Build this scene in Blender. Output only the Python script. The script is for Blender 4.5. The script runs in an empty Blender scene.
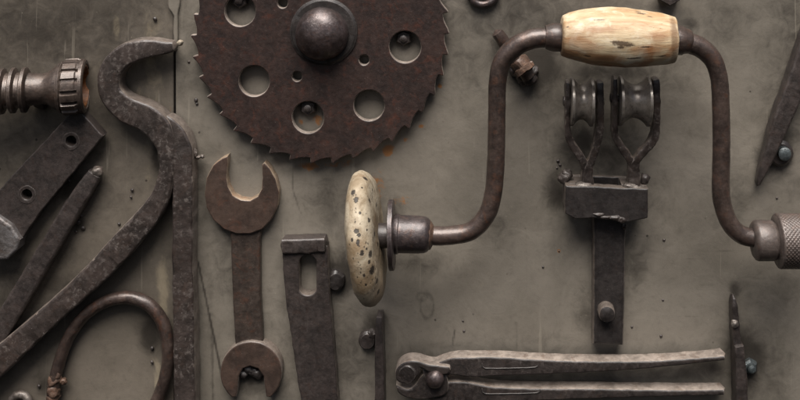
# Old hand tools welded to a painted steel sheet.  Layout unit: 1 px of the 800x400 photograph on the sheet = 0.8 mm.
import bpy, bmesh, math, random
import numpy as np
from mathutils import Vector, Matrix, noise

random.seed(7)
S = 0.0008                      # metres per unit on the sheet
CX, CY, D = 480.0, -150.0, 1000.0   # foot of the camera on the sheet, and its distance, in units
scene = bpy.context.scene
COL = scene.collection


def W(x, y, h=0.0):
    """Point whose place in the photo is (x, y) and which stands h units off the sheet."""
    k = (D - h) / D
    xx, yy = CX + (x - CX) * k, CY + (y - CY) * k
    return Vector(((xx - 400) * S, -h * S, (200 - yy) * S))


def fbm(p, o=3):
    v, a = 0.0, 1.0
    for _ in range(o):
        v += a * noise.noise(p)
        p = p * 2.03
        a *= 0.5
    return v


# ------------------------------------------------------------------ objects
def link(name, verts, faces, mat, parent=None, origin=None, sharp=35, smooth=True, edge=None, edge_t=0.62):
    if name in ('weld_bead', 'weld_spatter', 'tip_burr', 'broken_tip'):
        sharp = 100
    loc = parent.location.copy() if parent is not None else (origin.copy() if origin is not None else Vector((0, 0, 0)))
    if parent is not None and parent.parent is not None:
        loc = parent.matrix_world.translation.copy()
        q, loc = parent, Vector((0, 0, 0))
        while q is not None:
            loc += q.location
            q = q.parent
    me = bpy.data.meshes.new(name)
    me.from_pydata([tuple(Vector(v) - loc) for v in verts], [], faces)
    me.validate()
    bm = bmesh.new()
    bm.from_mesh(me)
    bmesh.ops.remove_doubles(bm, verts=bm.verts, dist=1e-7)
    bmesh.ops.recalc_face_normals(bm, faces=bm.faces)
    bm.to_mesh(me)
    bm.free()
    if smooth:
        me.polygons.foreach_set('use_smooth', [True] * len(me.polygons))
        me.set_sharp_from_angle(angle=math.radians(sharp))
        for p in me.polygons:
            if abs(p.normal.y) > 0.9995:
                p.use_smooth = False
    me.materials.append(mat)
    if edge is not None:            # lighter narrow sides all round: painted edge light, besides worn bare metal
        me.materials.append(edge)
        for p in me.polygons:
            if abs(p.normal.y) < edge_t:
                p.material_index = 1
    o = bpy.data.objects.new(name, me)
    COL.objects.link(o)
    if parent is not None:
        o.parent = parent
    else:
        o.location = loc
    return o


def tag(o, label, cat=None, group=None, kind=None):
    o['label'] = label
    if cat:
        o['category'] = cat
    if group:
        o['group'] = group
    if kind:
        o['kind'] = kind
    return o


def thing(name, x, y, label, cat, group=None):
    o = bpy.data.objects.new(name, None)
    o.empty_display_size = 0.02
    COL.objects.link(o)
    o.location = W(x, y, 0)
    return tag(o, label, cat, group)


class Geo:
    """Collects several shapes that belong to one mesh."""
    def __init__(self):
        self.v, self.f = [], []

    def add(self, vf):
        n = len(self.v)
        self.v += vf[0]
        self.f += [tuple(i + n for i in f) for f in vf[1]]
        return self


def jitter(verts, amp, freq, seed=0.0):
    out = []
    off = Vector((seed * 3.1, seed * 7.7, seed * 1.3))
    for v in verts:
        q = Vector(v) * freq + off
        d = Vector((fbm(q), fbm(q + Vector((31, 0, 0))), fbm(q + Vector((0, 57, 0)))))
        out.append(Vector(v) + d * amp * S)
    return out


# ------------------------------------------------------------------ shapes
def catmull(pts, step=2.5, closed=False):
    P = [np.array(p, float) for p in pts]
    n = len(P)
    out = []
    segs = n if closed else n - 1
    for i in range(segs):
        if closed:
            p0, p1, p2, p3 = P[(i - 1) % n], P[i], P[(i + 1) % n], P[(i + 2) % n]
        else:
            p1, p2 = P[i], P[i + 1]
            p0 = P[i - 1] if i > 0 else 2 * p1 - p2
            p3 = P[i + 2] if i + 2 < n else 2 * p2 - p1
        m = max(1, int(np.linalg.norm((p2 - p1)[:2]) / step))
        for k in range(m):
            t = k / m
            out.append(0.5 * ((2 * p1) + (p2 - p0) * t + (2 * p0 - 5 * p1 + 4 * p2 - p3) * t * t + (3 * p1 - p0 - 3 * p2 + p3) * t ** 3))
    if not closed:
        out.append(P[-1])
    return out


def rrect(w, t, r, n=3):
    """Rounded rectangle section, width w (in the sheet's plane) and thickness t (off the sheet)."""
    r = min(r, w * 0.49, t * 0.49)
    pts = []
    for cx, cy, a0 in ((w / 2 - r, t / 2 - r, 0), (-w / 2 + r, t / 2 - r, 90), (-w / 2 + r, -t / 2 + r, 180), (w / 2 - r, -t / 2 + r, 270)):
        for k in range(n + 1):
            a = math.radians(a0 + 90 * k / n)
            pts.append((cx + r * math.cos(a), cy + r * math.sin(a)))
    return pts


def circ(r, n=20):
    return [(r * math.cos(2 * math.pi * k / n), r * math.sin(2 * math.pi * k / n)) for k in range(n)]


def sweep(path, section, step=2.5, round_ends=(0.0, 0.0), amp=0.0, freq=150, seed=0.0, closed=False, smoothpath=True):
    """path rows: x, y, h, then section parameters; section(params) -> 2D points (in-plane, off-sheet)."""
    rows = catmull(path, step, closed) if smoothpath else [np.array(p, float) for p in path]
    n = len(rows)
    C = [W(r[0], r[1], r[2]) for r in rows]
    verts, faces = [], []
    B0 = Vector((0, -1, 0))
    # arc lengths for rounded ends
    L = [0.0]
    for i in range(1, n):
        L.append(L[-1] + (C[i] - C[i - 1]).length / S)
    m = None
    for i in range(n):
        if closed:
            T = C[(i + 1) % n] - C[i - 1]
        else:
            T = C[min(i + 1, n - 1)] - C[max(i - 1, 0)]
        T.normalize()
        N = B0.cross(T).normalized()
        B = T.cross(N).normalized()
        sec = section(*rows[i][3:])
        m = len(sec)
        f = 1.0
        for e, d in ((round_ends[0], L[i]), (round_ends[1], L[-1] - L[i])):
            if e > 0 and d < e:
                f = min(f, max(0.12, math.sqrt(max(0.0, 1 - (1 - d / e) ** 2))))
        for (u, v) in sec:
            verts.append(C[i] + (N * u + B * v) * f * S)
    for i in range(n if closed else n - 1):
        a, b = i * m, ((i + 1) % n) * m
        for k in range(m):
            faces.append((a + k, a + (k + 1) % m, b + (k + 1) % m, b + k))
    if not closed:
        faces.append(tuple(range(m)))
        faces.append(tuple(range((n - 1) * m, n * m)))
    if amp:
        verts = jitter(verts, amp, freq, seed)
    return verts, faces


def lathe(profile, x, y, h, axis, n=48, amp=0.0, freq=150, seed=0.0, mod=None, open_end=False):
    """profile rows (a, r) along the axis; axis = direction (right, up, off-sheet)."""
    A = Vector((axis[0], -axis[2], axis[1])).normalized()
    U = Vector((0, -1, 0)) if abs(A.y) < 0.9 else Vector((0, 0, 1))
    U = (U - A * U.dot(A)).normalized()
    V = A.cross(U)
    O = W(x, y, h)
    k = S * (D - h) / D
    verts, faces = [], []
    for (a, r) in profile:
        for j in range(n):
            t = 2 * math.pi * j / n
            rr = r + (mod(a, t) if mod else 0)
            verts.append(O + (A * a + (U * math.cos(t) + V * math.sin(t)) * rr) * k)
    m = len(profile)
    for i in range(m - 1):
        for j in range(n):
            faces.append((i * n + j, i * n + (j + 1) % n, (i + 1) * n + (j + 1) % n, (i + 1) * n + j))
    if profile[0][1] > 0.05 and not open_end:
        faces.append(tuple(range(n)))
    if profile[-1][1] > 0.05 and not open_end:
        faces.append(tuple(range((m - 1) * n, m * n)))
    if amp:
        verts = jitter(verts, amp, freq, seed)
    return verts, faces


def rough_outline(pts, step=3.0, amp=0.4, seed=0.0, freq=0.12, smooth=False):
    if smooth:
        rows = [(p[0], p[1]) for p in catmull(pts, step, True)]
    else:
        rows = []
        n = len(pts)
        for i in range(n):
            a, b = pts[i], pts[(i + 1) % n]
            m = max(1, int(math.dist(a, b) / step))
            for k in range(m):
                rows.append((a[0] + (b[0] - a[0]) * k / m, a[1] + (b[1] - a[1]) * k / m))
    out = []
    for (x, y) in rows:
        q = Vector((x * freq, y * freq, seed))
        out.append((x + amp * fbm(q), y + amp * fbm(q + Vector((0, 0, 40)))))
    return out


def slab(outlines, h0, h1, bevel=1.0, res=2, amp=0.0, seed=0.0):
    """Flat piece with outlines (first the outer one, then holes) given as seen on its front face."""
    cu = bpy.data.curves.new('tmp', 'CURVE')
    cu.dimensions = '2D'
    cu.fill_mode = 'BOTH'
    for ol in outlines:
        sp = cu.splines.new('POLY')
        sp.points.add(len(ol) - 1)
        for p, (x, y) in zip(sp.points, ol):
            w = W(x, y, h1)
            p.co = (w.x, w.z, 0, 1)
        sp.use_cyclic_u = True
    half = (h1 - h0) / 2 * S
    b = min(bevel * S, half * 0.9)
    cu.extrude = half - b
    cu.bevel_depth = b
    cu.bevel_resolution = res
    cu.offset = -b
    o = bpy.data.objects.new('tmp', cu)
    COL.objects.link(o)
    dg = bpy.context.evaluated_depsgraph_get()
    me = bpy.data.meshes.new_from_object(o.evaluated_get(dg))
    mid = -(h0 + h1) / 2 * S
    verts = [Vector((v.co.x, mid - v.co.z, v.co.y)) for v in me.vertices]
    faces = [tuple(p.vertices) for p in me.polygons]
    bpy.data.objects.remove(o)
    bpy.data.curves.remove(cu)
    bpy.data.meshes.remove(me)
    if amp:
        verts = jitter(verts, amp, 150, seed)
    return verts, faces


def circle_pts(x, y, r, n=40, ry=None, amp=0.0):
    return [(x + (r + amp * fbm(Vector((3 * math.cos(2 * math.pi * k / n) + x, 3 * math.sin(2 * math.pi * k / n), y)))) * math.cos(2 * math.pi * k / n),
             y + (ry or r) * math.sin(2 * math.pi * k / n)) for k in range(n)]


def blob(x, y, h, r, squash=(1, 1, 1), amp=0.25, seed=0.0, sub=3):
    bm = bmesh.new()
    bmesh.ops.create_icosphere(bm, subdivisions=sub, radius=1.0)
    O = W(x, y, h)
    verts = []
    for v in bm.verts:
        k = 1 + amp * 0.8 * fbm(v.co * 1.2 + Vector((seed, seed * 2, 5)), 2)
        verts.append(O + Vector((v.co.x * squash[0], v.co.y * squash[2], v.co.z * squash[1])) * r * k * S)
    faces = [tuple(v.index for v in f.verts) for f in bm.faces]
    bm.free()
    return verts, faces


# ------------------------------------------------------------------ materials
def srgb(r, g, b):
    f = lambda c: (c / 255 / 12.92) if c / 255 <= 0.04045 else ((c / 255 + 0.055) / 1.055) ** 2.4
    return (f(r), f(g), f(b), 1)


class NT:
    def __init__(self, name):
        self.m = bpy.data.materials.new(name)
        self.m.use_nodes = True
        self.t = self.m.node_tree
        self.t.nodes.clear()
        self.out = self.n('ShaderNodeOutputMaterial')
        self.b = self.n('ShaderNodeBsdfPrincipled')
        self.l(self.b.outputs[0], self.out.inputs[0])
        self.co = self.n('ShaderNodeTexCoord').outputs['Object']

    def n(self, kind, **kw):
        o = self.t.nodes.new(kind)
        for k, v in kw.items():
            setattr(o, k, v)
        return o

    def l(self, a, b):
        self.t.links.new(a, b)

    def set(self, sock, v):
        if hasattr(v, 'is_output') or isinstance(v, bpy.types.NodeSocket):
            self.l(v, sock)
        else:
            sock.default_value = v

    def noise(self, scale, detail=5, rough=0.6, dist=0.0, stretch=None, off=0.0):
        o = self.n('ShaderNodeTexNoise')
        mp = self.n('ShaderNodeMapping')
        self.l(self.co, mp.inputs[0])
        mp.inputs['Scale'].default_value = stretch or (1, 1, 1)
        mp.inputs['Location'].default_value = (off, off * 1.7, off * 0.6)
        self.l(mp.outputs[0], o.inputs['Vector'])
        o.inputs['Scale'].default_value = scale
        o.inputs['Detail'].default_value = detail
        o.inputs['Roughness'].default_value = rough
        o.inputs['Distortion'].default_value = dist
        return o.outputs['Fac']

    def voronoi(self, scale, stretch=None, rnd=1.0, feature='F1'):
        o = self.n('ShaderNodeTexVoronoi')
        o.feature = feature
        mp = self.n('ShaderNodeMapping')
        self.l(self.co, mp.inputs[0])
        mp.inputs['Scale'].default_value = stretch or (1, 1, 1)
        self.l(mp.outputs[0], o.inputs['Vector'])
        o.inputs['Scale'].default_value = scale
        o.inputs['Randomness'].default_value = rnd
        return o.outputs['Distance']

    def ramp(self, fac, lo, hi, smooth=True):
        o = self.n('ShaderNodeMapRange')
        o.interpolation_type = 'SMOOTHSTEP' if smooth else 'LINEAR'
        self.set(o.inputs['Value'], fac)
        o.inputs['From Min'].default_value = lo
        o.inputs['From Max'].default_value = hi
        return o.outputs['Result']

    def math(self, op, a, b=0.0, clamp=False):
        o = self.n('ShaderNodeMath', operation=op, use_clamp=clamp)
        self.set(o.inputs[0], a)
        self.set(o.inputs[1], b)
        return o.outputs[0]

    def mix(self, fac, a, b):
        o = self.n('ShaderNodeMix', data_type='RGBA')
        self.set(o.inputs['Factor'], fac)
        for s, v in ((o.inputs[6], a), (o.inputs[7], b)):
            self.set(s, v)
        return o.outputs[2]

    def spots(self, items, jag=0.8, nscale=500, soft=0.25):
        """Marks of their own on a surface: (x, z, rx, rz) in the object's coordinates, ragged edges."""
        sep = self.n('ShaderNodeSeparateXYZ')
        self.l(self.co, sep.inputs[0])
        nz = self.math('MULTIPLY', self.math('SUBTRACT', self.noise(nscale, 6, 0.7, 0.4, off=47.0), 0.5), jag * 2)
        acc = None
        for (p, rx, rz) in items:
            sq = None
            for k, (pc, r) in enumerate(((p.x, rx), (p.y, rz), (p.z, rz))):
                a = self.math('MULTIPLY', self.math('SUBTRACT', sep.outputs[k], pc), 1 / r)
                a = self.math('MULTIPLY', a, a)
                sq = a if sq is None else self.math('ADD', sq, a)
            d = self.math('SQRT', sq)
            m = self.ramp(self.math('ADD', d, nz), 1 + soft, 1 - soft)
            acc = m if acc is None else self.math('MAXIMUM', acc, m)
        return acc

    def attr(self, name):
        o = self.n('ShaderNodeAttribute')
        o.attribute_name = name
        return o.outputs['Fac']

    def bump(self, height, strength, dist_units, normal=None):
        o = self.n('ShaderNodeBump')
        o.inputs['Strength'].default_value = strength
        o.inputs['Distance'].default_value = dist_units * S
        self.l(height, o.inputs['Height'])
        if normal is not None:
            self.l(normal, o.inputs['Normal'])
        return o.outputs[0]

    def edge(self, radius_units, lo=0.02, hi=0.25):
        bv = self.n('ShaderNodeBevel', samples=4)
        bv.inputs['Radius'].default_value = radius_units * S
        ge = self.n('ShaderNodeNewGeometry')
        dt = self.n('ShaderNodeVectorMath', operation='DOT_PRODUCT')
        self.l(bv.outputs[0], dt.inputs[0])
        self.l(ge.outputs['Normal'], dt.inputs[1])
        inv = self.math('SUBTRACT', 1.0, dt.outputs['Value'])
        return self.ramp(inv, lo, hi)


def iron(name, dark, mid, rust=(58, 34, 22), rust_amt=0.3, light=(120, 112, 106), light_amt=0.35, edge_amt=0.5,
         metallic=0.55, rough=(0.42, 0.72), pit=1.0, scale=1.0, fleck=0.3, coarse=0.6, coat=0.22):
    q = NT(name)
    big = q.noise(70 * scale, 6, 0.62, 0.4)
    med = q.noise(260 * scale, 6, 0.7, 0.2, off=3.0)
    fine = q.noise(1500 * scale, 4, 0.7, off=9.0)
    c = q.mix(q.ramp(q.math('ADD', q.math('MULTIPLY', big, 0.6), q.math('MULTIPLY', med, 0.4)), 0.36, 0.64), srgb(*dark), srgb(*mid))
    rn = q.noise(110 * scale, 7, 0.7, 0.8, off=17.0)
    c = q.mix(q.math('MULTIPLY', q.ramp(rn, 0.5, 0.72), rust_amt), c, srgb(*rust))
    wn = q.noise(380 * scale, 8, 0.75, 0.3, off=23.0)
    wear = q.math('MULTIPLY', q.ramp(wn, 0.5, 0.66), q.ramp(q.noise(36 * scale, 5, 0.6, 0.8, off=53.0), 0.38, 0.62))
    c = q.mix(q.math('MULTIPLY', wear, light_amt), c, srgb(*light))
    fl = q.ramp(q.voronoi(600 * scale), 0.16, 0.06)
    fl = q.math('MULTIPLY', fl, q.ramp(med, 0.5, 0.6))
    c = q.mix(q.math('MULTIPLY', fl, fleck), c, srgb(*[min(255, v + 50) for v in light]))
    ed = q.edge(1.6)
    ed = q.math('MULTIPLY', ed, q.ramp(q.noise(330, 5, 0.7, off=31.0), 0.35, 0.62))
    c = q.mix(q.math('MULTIPLY', ed, edge_amt), c, srgb(*[min(255, v + 25) for v in light]))
    grime = q.ramp(q.noise(45 * scale, 5, 0.6, 1.0, off=41.0), 0.5, 0.75)
    c = q.mix(q.math('MULTIPLY', grime, 0.5), c, srgb(*[v * 0.6 for v in dark]))
    q.l(c, q.b.inputs['Base Color'])
    q.set(q.b.inputs['Metallic'], q.math('ADD', metallic * 0.8, q.math('MULTIPLY', q.math('MAXIMUM', wear, ed), 0.25), True))
    r = q.n('ShaderNodeMapRange')
    q.set(r.inputs['Value'], q.math('ADD', q.math('MULTIPLY', med, 0.7), q.math('MULTIPLY', fine, 0.3)))
    r.inputs['From Min'].default_value, r.inputs['From Max'].default_value = 0.3, 0.7
    r.inputs['To Min'].default_value, r.inputs['To Max'].default_value = rough
    q.l(r.outputs[0], q.b.inputs['Roughness'])
    q.b.inputs['Coat Weight'].default_value = coat
    q.b.inputs['Coat Roughness'].default_value = 0.22
    n1 = q.bump(q.math('ADD', med, q.math('MULTIPLY', big, coarse)), 0.55 * pit, 2.2)
    n2 = q.bump(fine, 0.35 * pit, 0.6, n1)
    q.l(n2, q.b.inputs['Normal'])
    return q.m


def sheet_mat(name, c0, c1, c2, soot_shade_col=(38, 34, 30)):
    q = NT(name)
    b1 = q.noise(9, 6, 0.55, 0.6)
    b2 = q.noise(38, 7, 0.65, 0.9, off=5)
    b3 = q.noise(230, 6, 0.7, off=8)
    fine = q.noise(1100, 4, 0.7, off=2)
    c = q.mix(q.ramp(q.math('ADD', q.math('MULTIPLY', b1, 0.65), q.math('MULTIPLY', b2, 0.35)), 0.36, 0.64), srgb(*c0), srgb(*c1))
    c = q.mix(q.math('MULTIPLY', q.ramp(b2, 0.46, 0.72), 0.26), c, srgb(*c2))
    c = q.mix(q.math('MULTIPLY', q.ramp(b3, 0.48, 0.72), 0.26), c, srgb(*[v * 0.76 for v in c0]))
    cl = q.noise(24, 8, 0.7, 1.4, off=19)
    c = q.mix(q.math('MULTIPLY', q.ramp(cl, 0.5, 0.76), 0.22), c, srgb(*[v * 0.74 for v in c0]))
    c = q.mix(q.math('MULTIPLY', q.ramp(q.noise(640, 5, 0.75, off=29), 0.5, 0.7), 0.22), c, srgb(*[v * 1.25 for v in c0]))
    # long faint runs down the sheet
    run = q.noise(26, 6, 0.65, 0.3, stretch=(1, 1, 0.16), off=12)
    c = q.mix(q.math('MULTIPLY', q.ramp(run, 0.53, 0.7), 0.22), c, srgb(*[v * 0.72 for v in c0]))
    pale = q.math('ADD', q.attr('pale'), q.math('MULTIPLY', q.math('SUBTRACT', q.noise(70, 7, 0.7, 0.6, stretch=(1, 1, 0.5), off=15), 0.5), 1.6))
    c = q.mix(q.math('MULTIPLY', q.ramp(pale, 0.3, 0.75), 0.5), c, srgb(150, 138, 116))
    ru = q.math('ADD', q.attr('rust'), q.math('MULTIPLY', q.math('SUBTRACT', q.noise(210, 7, 0.7, 0.6, off=25), 0.5), 1.5))
    c = q.mix(q.math('MULTIPLY', q.ramp(ru, 0.4, 0.75), 0.75), c, srgb(138, 86, 30))
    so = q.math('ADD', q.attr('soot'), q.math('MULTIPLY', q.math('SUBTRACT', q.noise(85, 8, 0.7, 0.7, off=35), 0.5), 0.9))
    c = q.mix(q.math('MULTIPLY', q.ramp(so, 0.06, 0.8), 0.86), c, srgb(*soot_shade_col))
    # small dark flecks of weld spatter and pinholes
    v = q.voronoi(62)
    gate = q.ramp(q.noise(30, 4, 0.6, off=55), 0.52, 0.6)
    sp = q.math('MULTIPLY', q.ramp(v, 0.085, 0.05), gate)
    c = q.mix(q.math('MULTIPLY', sp, 0.8), c, srgb(34, 29, 25))
    v2 = q.voronoi(170)
    sp2 = q.math('MULTIPLY', q.ramp(v2, 0.075, 0.03), q.ramp(q.noise(22, 4, 0.6, off=65), 0.5, 0.62))
    c = q.mix(q.math('MULTIPLY', sp2, 0.45), c, srgb(165, 155, 140))
    # fine scratches
    sc = q.noise(200, 3, 0.5, 0.2, stretch=(1.0, 1, 0.05), off=75)
    c = q.mix(q.math('MULTIPLY', q.ramp(sc, 0.66, 0.72), 0.25), c, srgb(150, 142, 128))
    sc2 = q.noise(260, 3, 0.5, 0.1, stretch=(0.04, 1, 1), off=95)
    c = q.mix(q.math('MULTIPLY', q.math('MULTIPLY', q.ramp(sc2, 0.68, 0.72), q.ramp(cl, 0.46, 0.6)), 0.3), c, srgb(66, 60, 53))
    q.l(c, q.b.inputs['Base Color'])
    q.set(q.b.inputs['Metallic'], 0.0)
    r = q.n('ShaderNodeMapRange')
    q.set(r.inputs['Value'], q.math('ADD', q.math('MULTIPLY', b2, 0.5), q.math('MULTIPLY', b3, 0.5)))
    r.inputs['From Min'].default_value, r.inputs['From Max'].default_value = 0.3, 0.7
    r.inputs['To Min'].default_value, r.inputs['To Max'].default_value = 0.34, 0.5
    q.l(r.outputs[0], q.b.inputs['Roughness'])
    n0 = q.bump(b2, 0.16, 3.0)
    n1 = q.bump(q.math('SUBTRACT', b3, q.math('MULTIPLY', sp, 0.5)), 0.12, 0.9, n0)
    n2 = q.bump(fine, 0.1, 0.4, n1)
    q.l(n2, q.b.inputs['Normal'])
    return q.m


HB = 62
BR_AT = W(560, 150, 0)


def on_round(items, xc, yc, prof, tilt=0.0, kx=1.0):
    """Marks on a turned piece whose axis runs across the sheet at (xc, yc): found along the line of sight."""
    out = []
    k0 = (D - HB) / D
    xw, yw = CX + (xc - CX) * k0, CY + (yc - CY) * k0
    rows = sorted(prof)
    ra, rr = [q[0] for q in rows], [max(q[1], 0.5) for q in rows]
    for (x, y, rx, ry) in items:
        best = HB
        for i in range(0, 700):
            h = HB + 68 - i * 0.1
            k = (D - h) / D
            dx, dy = (CX + (x - CX) * k - xw) / k0, (CY + (y - CY) * k - yw) / k0
            if math.hypot((h - HB) / k0, dy) <= np.interp(dx - dy * math.tan(tilt), ra, rr):
                best = h
                break
        out.append((W(x, y, best) - BR_AT, rx * S * kx, ry * S * kx))
    return out


KNOB_TILT = math.radians(7.5)
KNOB = [(12.5, 0), (12.5, 26), (12, 42), (10.8, 51), (8.5, 57.5), (4.2, 62), (-1, 63.6), (-5.8, 62.4), (-10, 58.5), (-13, 52), (-15, 42), (-16.5, 28), (-17.2, 14), (-17.4, 0)]


GRIP = [(-57, 18.5), (-50, 22.5), (-40, 25.2), (-25, 28), (-8, 29.3), (8, 29.2), (25, 28), (40, 26), (50, 24), (57, 21)]


def wood_mat():
    q = NT('bare_wood')
    g = q.noise(60, 7, 0.62, 1.2, stretch=(0.22, 1, 1.6))
    g2 = q.noise(320, 6, 0.7, 0.5, stretch=(0.09, 1, 1))
    bl = q.noise(32, 5, 0.55, 0.8, stretch=(0.7, 1, 1.2), off=4)
    c = q.mix(q.ramp(g, 0.36, 0.66), srgb(182, 164, 134), srgb(160, 128, 92))
    c = q.mix(q.math('MULTIPLY', q.ramp(bl, 0.5, 0.66), 0.7), c, srgb(146, 94, 54))
    c = q.mix(q.math('MULTIPLY', q.ramp(g2, 0.5, 0.68), 0.45), c, srgb(108, 72, 42))
    st = q.ramp(q.noise(150, 7, 0.75, 0.6, stretch=(0.35, 1, 1.4), off=14), 0.63, 0.7)
    c = q.mix(q.math('MULTIPLY', st, 0.75), c, srgb(70, 44, 26))
    wn = q.ramp(q.noise(48, 6, 0.65, 0.6, off=24), 0.5, 0.68)
    c = q.mix(q.math('MULTIPLY', wn, 0.7), c, srgb(196, 186, 164))
    br_ = q.spots(on_round([(578, 41, 15, 8), (588, 46, 14, 6), (606, 58, 20, 4), (650, 50, 16, 5), (660, 38, 10, 5), (600, 30, 20, 3), (572, 52, 10, 6)], 618, 37.3, GRIP), 0.9, 150, 0.6)
    c = q.mix(q.math('MULTIPLY', br_, 0.5), c, srgb(128, 80, 46))
    ck = q.spots(on_round([(622, 43.5, 8, 2.2), (616, 42.3, 5, 1.6), (628, 45, 6, 1.6), (621, 47, 3, 1.6), (643, 13, 7, 1.4), (651, 16, 4, 1.2), (640, 11, 4, 1.0), (600, 20, 6, .7), (570, 27, 5, .6), (585, 56, 8, 1.0), (633, 58, 9, 1.0), (660, 56, 6, .9), (647, 47, 8, .8)], 618, 37.3, GRIP), 1.0, 700, 0.4)
    c = q.mix(q.math('MULTIPLY', ck, 0.85), c, srgb(52, 34, 22))
    en = q.spots(on_round([(561, 36, 3.5, 24), (675, 39, 3.5, 24)], 618, 37.3, GRIP), 0.7, 300, 0.5)
    c = q.mix(q.math('MULTIPLY', en, 0.7), c, srgb(92, 66, 44))
    q.l(c, q.b.inputs['Base Color'])
    q.set(q.b.inputs['Roughness'], 0.55)
    q.l(q.bump(q.math('ADD', g2, q.math('MULTIPLY', st, -0.8)), 0.5, 1.2), q.b.inputs['Normal'])
    return q.m


def knob_mat():
    q = NT('chipped_cream_paint')
    a = q.noise(55, 6, 0.65, 0.6)
    c = q.mix(q.ramp(a, 0.36, 0.64), srgb(164, 152, 132), srgb(128, 113, 92))
    c = q.mix(q.math('MULTIPLY', q.ramp(q.noise(170, 7, 0.7, 0.5, off=6), 0.5, 0.66), 0.55), c, srgb(102, 86, 62))
    rim = q.spots(on_round([(383, 250, 6, 60), (380, 292, 10, 16), (351, 268, 5, 26), (362, 176, 10, 3), (366, 284, 16, 9), (372, 268, 8, 7), (358, 246, 7, 5), (377, 225, 4, 14)], 367.5, 237, KNOB, KNOB_TILT), 1.0, 160, 0.7)
    c = q.mix(q.math('MULTIPLY', rim, 0.6), c, srgb(104, 82, 56))
    chip = q.spots(on_round([(365, 179, 3, 2.6), (353, 192, 2.2, 3), (356, 199.5, 2.2, 3.4), (369.5, 201, 2.2, 2.2), (376, 205, 1.4, 2), (368.5, 220.5, 1.8, 2.4), (356.5, 231, 2.6, 2.2), (359, 235, 2, 1.6),
                           (358, 242.5, 1.6, 2.8), (362, 253, 1.8, 2.6), (352, 240, 1.2, 1.8), (370, 254, 2.4, 3.2), (366, 249, 1.4, 1.4), (372, 270, 3.4, 4), (369, 262, 1.4, 1.8), (376.5, 281, 1.8, 2.6), (364, 276, 1.2, 1.8),
                           (378.5, 292, 2.4, 2.6), (360, 213, 1.2, 1.5), (374, 234, 1.4, 2.4), (378, 244, 1.3, 2.4), (362, 188, 1.1, 1.2), (366, 285, 1.2, 1.2), (372, 190, 1.2, 1.4), (355, 222, .9, 1.4), (367, 230, .8, 1.1), (376, 262, 1, 1.6)], 367.5, 237, KNOB, KNOB_TILT, 0.95), 1.0, 1100, 0.15)
    mp = q.noise(90, 4, 0.6, 0, off=21)
    v2 = q.math('ADD', q.voronoi(330, stretch=(1.2, 1, 0.7)), q.math('MULTIPLY', q.math('SUBTRACT', q.noise(800, 4, 0.7, off=12), 0.5), 0.6))
    chip2 = q.math('MULTIPLY', q.ramp(v2, 0.24, 0.14), q.ramp(mp, 0.44, 0.54))
    chip = q.math('MAXIMUM', chip, q.math('MULTIPLY', chip2, 0.8))
    c = q.mix(q.math('MULTIPLY', chip, 0.92), c, srgb(22, 15, 10))
    q.l(c, q.b.inputs['Base Color'])
    q.set(q.b.inputs['Roughness'], 0.6)
    n = q.bump(q.math('SUBTRACT', q.noise(200, 5, 0.7, off=2), q.math('MULTIPLY', chip, 1.0)), 0.5, 1.6)
    q.l(n, q.b.inputs['Normal'])
    return q.m


M_SHEET = sheet_mat('painted_steel', (101, 95, 86), (122, 115, 105), (86, 80, 72))
M_SHEET_DARK = sheet_mat('dark_painted_steel', (90, 83, 74), (108, 100, 90), (74, 67, 58))  # left sheet, the same pattern in darker tones
M_SAW = iron('saw_rust', (33, 23, 20), (50, 35, 30), rust=(82, 44, 30), rust_amt=0.5, light=(98, 86, 79), light_amt=0.12, edge_amt=0.6, rough=(0.42, 0.66), pit=0.35, metallic=0.12, fleck=0.4)
M_FORGED = iron('forged_iron', (38, 32, 29), (60, 51, 47), rust=(64, 46, 36), rust_amt=0.35, light=(136, 127, 121), light_amt=0.5, edge_amt=0.85, rough=(0.36, 0.66), pit=0.5, metallic=0.12, fleck=0.5, scale=0.75)
M_DARK = iron('dark_iron', (42, 37, 35), (62, 54, 51), rust=(60, 42, 33), rust_amt=0.35, light=(112, 103, 98), light_amt=0.28, edge_amt=0.75, rough=(0.34, 0.6), pit=0.42, metallic=0.15, scale=1.25)
M_WRENCH = iron('brown_rusted_steel', (50, 40, 35), (72, 57, 49), rust=(84, 54, 41), rust_amt=0.5, light=(112, 98, 88), light_amt=0.18, edge_amt=0.8, rough=(0.38, 0.6), pit=0.35, metallic=0.12, scale=0.7)
M_CRANK = iron('crank_steel', (50, 42, 39), (76, 63, 57), rust=(98, 64, 46), rust_amt=0.45, light=(134, 119, 110), light_amt=0.25, edge_amt=0.3, rough=(0.27, 0.46), pit=0.4, metallic=0.4)
M_FERRULE = iron('ferrule_steel', (44, 38, 38), (72, 63, 62), rust=(100, 66, 44), rust_amt=0.35, light=(122, 112, 110), light_amt=0.25, edge_amt=0.6, rough=(0.3, 0.5), pit=0.5, metallic=0.5)
M_CHUCK = iron('chuck_steel', (64, 56, 52), (90, 80, 75), rust=(92, 66, 52), rust_amt=0.4, light=(136, 126, 121), light_amt=0.3, edge_amt=0.4, rough=(0.4, 0.6), pit=0.4, metallic=0.4)
M_ROLLER = iron('roller_steel', (92, 85, 78), (128, 120, 112), rust=(74, 58, 46), rust_amt=0.45, light=(150, 147, 142), light_amt=0.25, edge_amt=0.9, rough=(0.22, 0.4), pit=0.25, metallic=0.5)
M_BRIGHT = iron('bright_steel', (84, 78, 75), (124, 120, 119), rust=(96, 72, 56), rust_amt=0.5, light=(176, 175, 176), light_amt=0.4, edge_amt=0.5, rough=(0.3, 0.5), pit=0.8, metallic=0.6)
M_DOME = iron('dome_steel', (50, 42, 40), (78, 68, 67), rust=(96, 64, 46), rust_amt=0.4, light=(136, 128, 128), light_amt=0.35, edge_amt=0.3, rough=(0.24, 0.42), pit=0.5, metallic=0.6)
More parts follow.
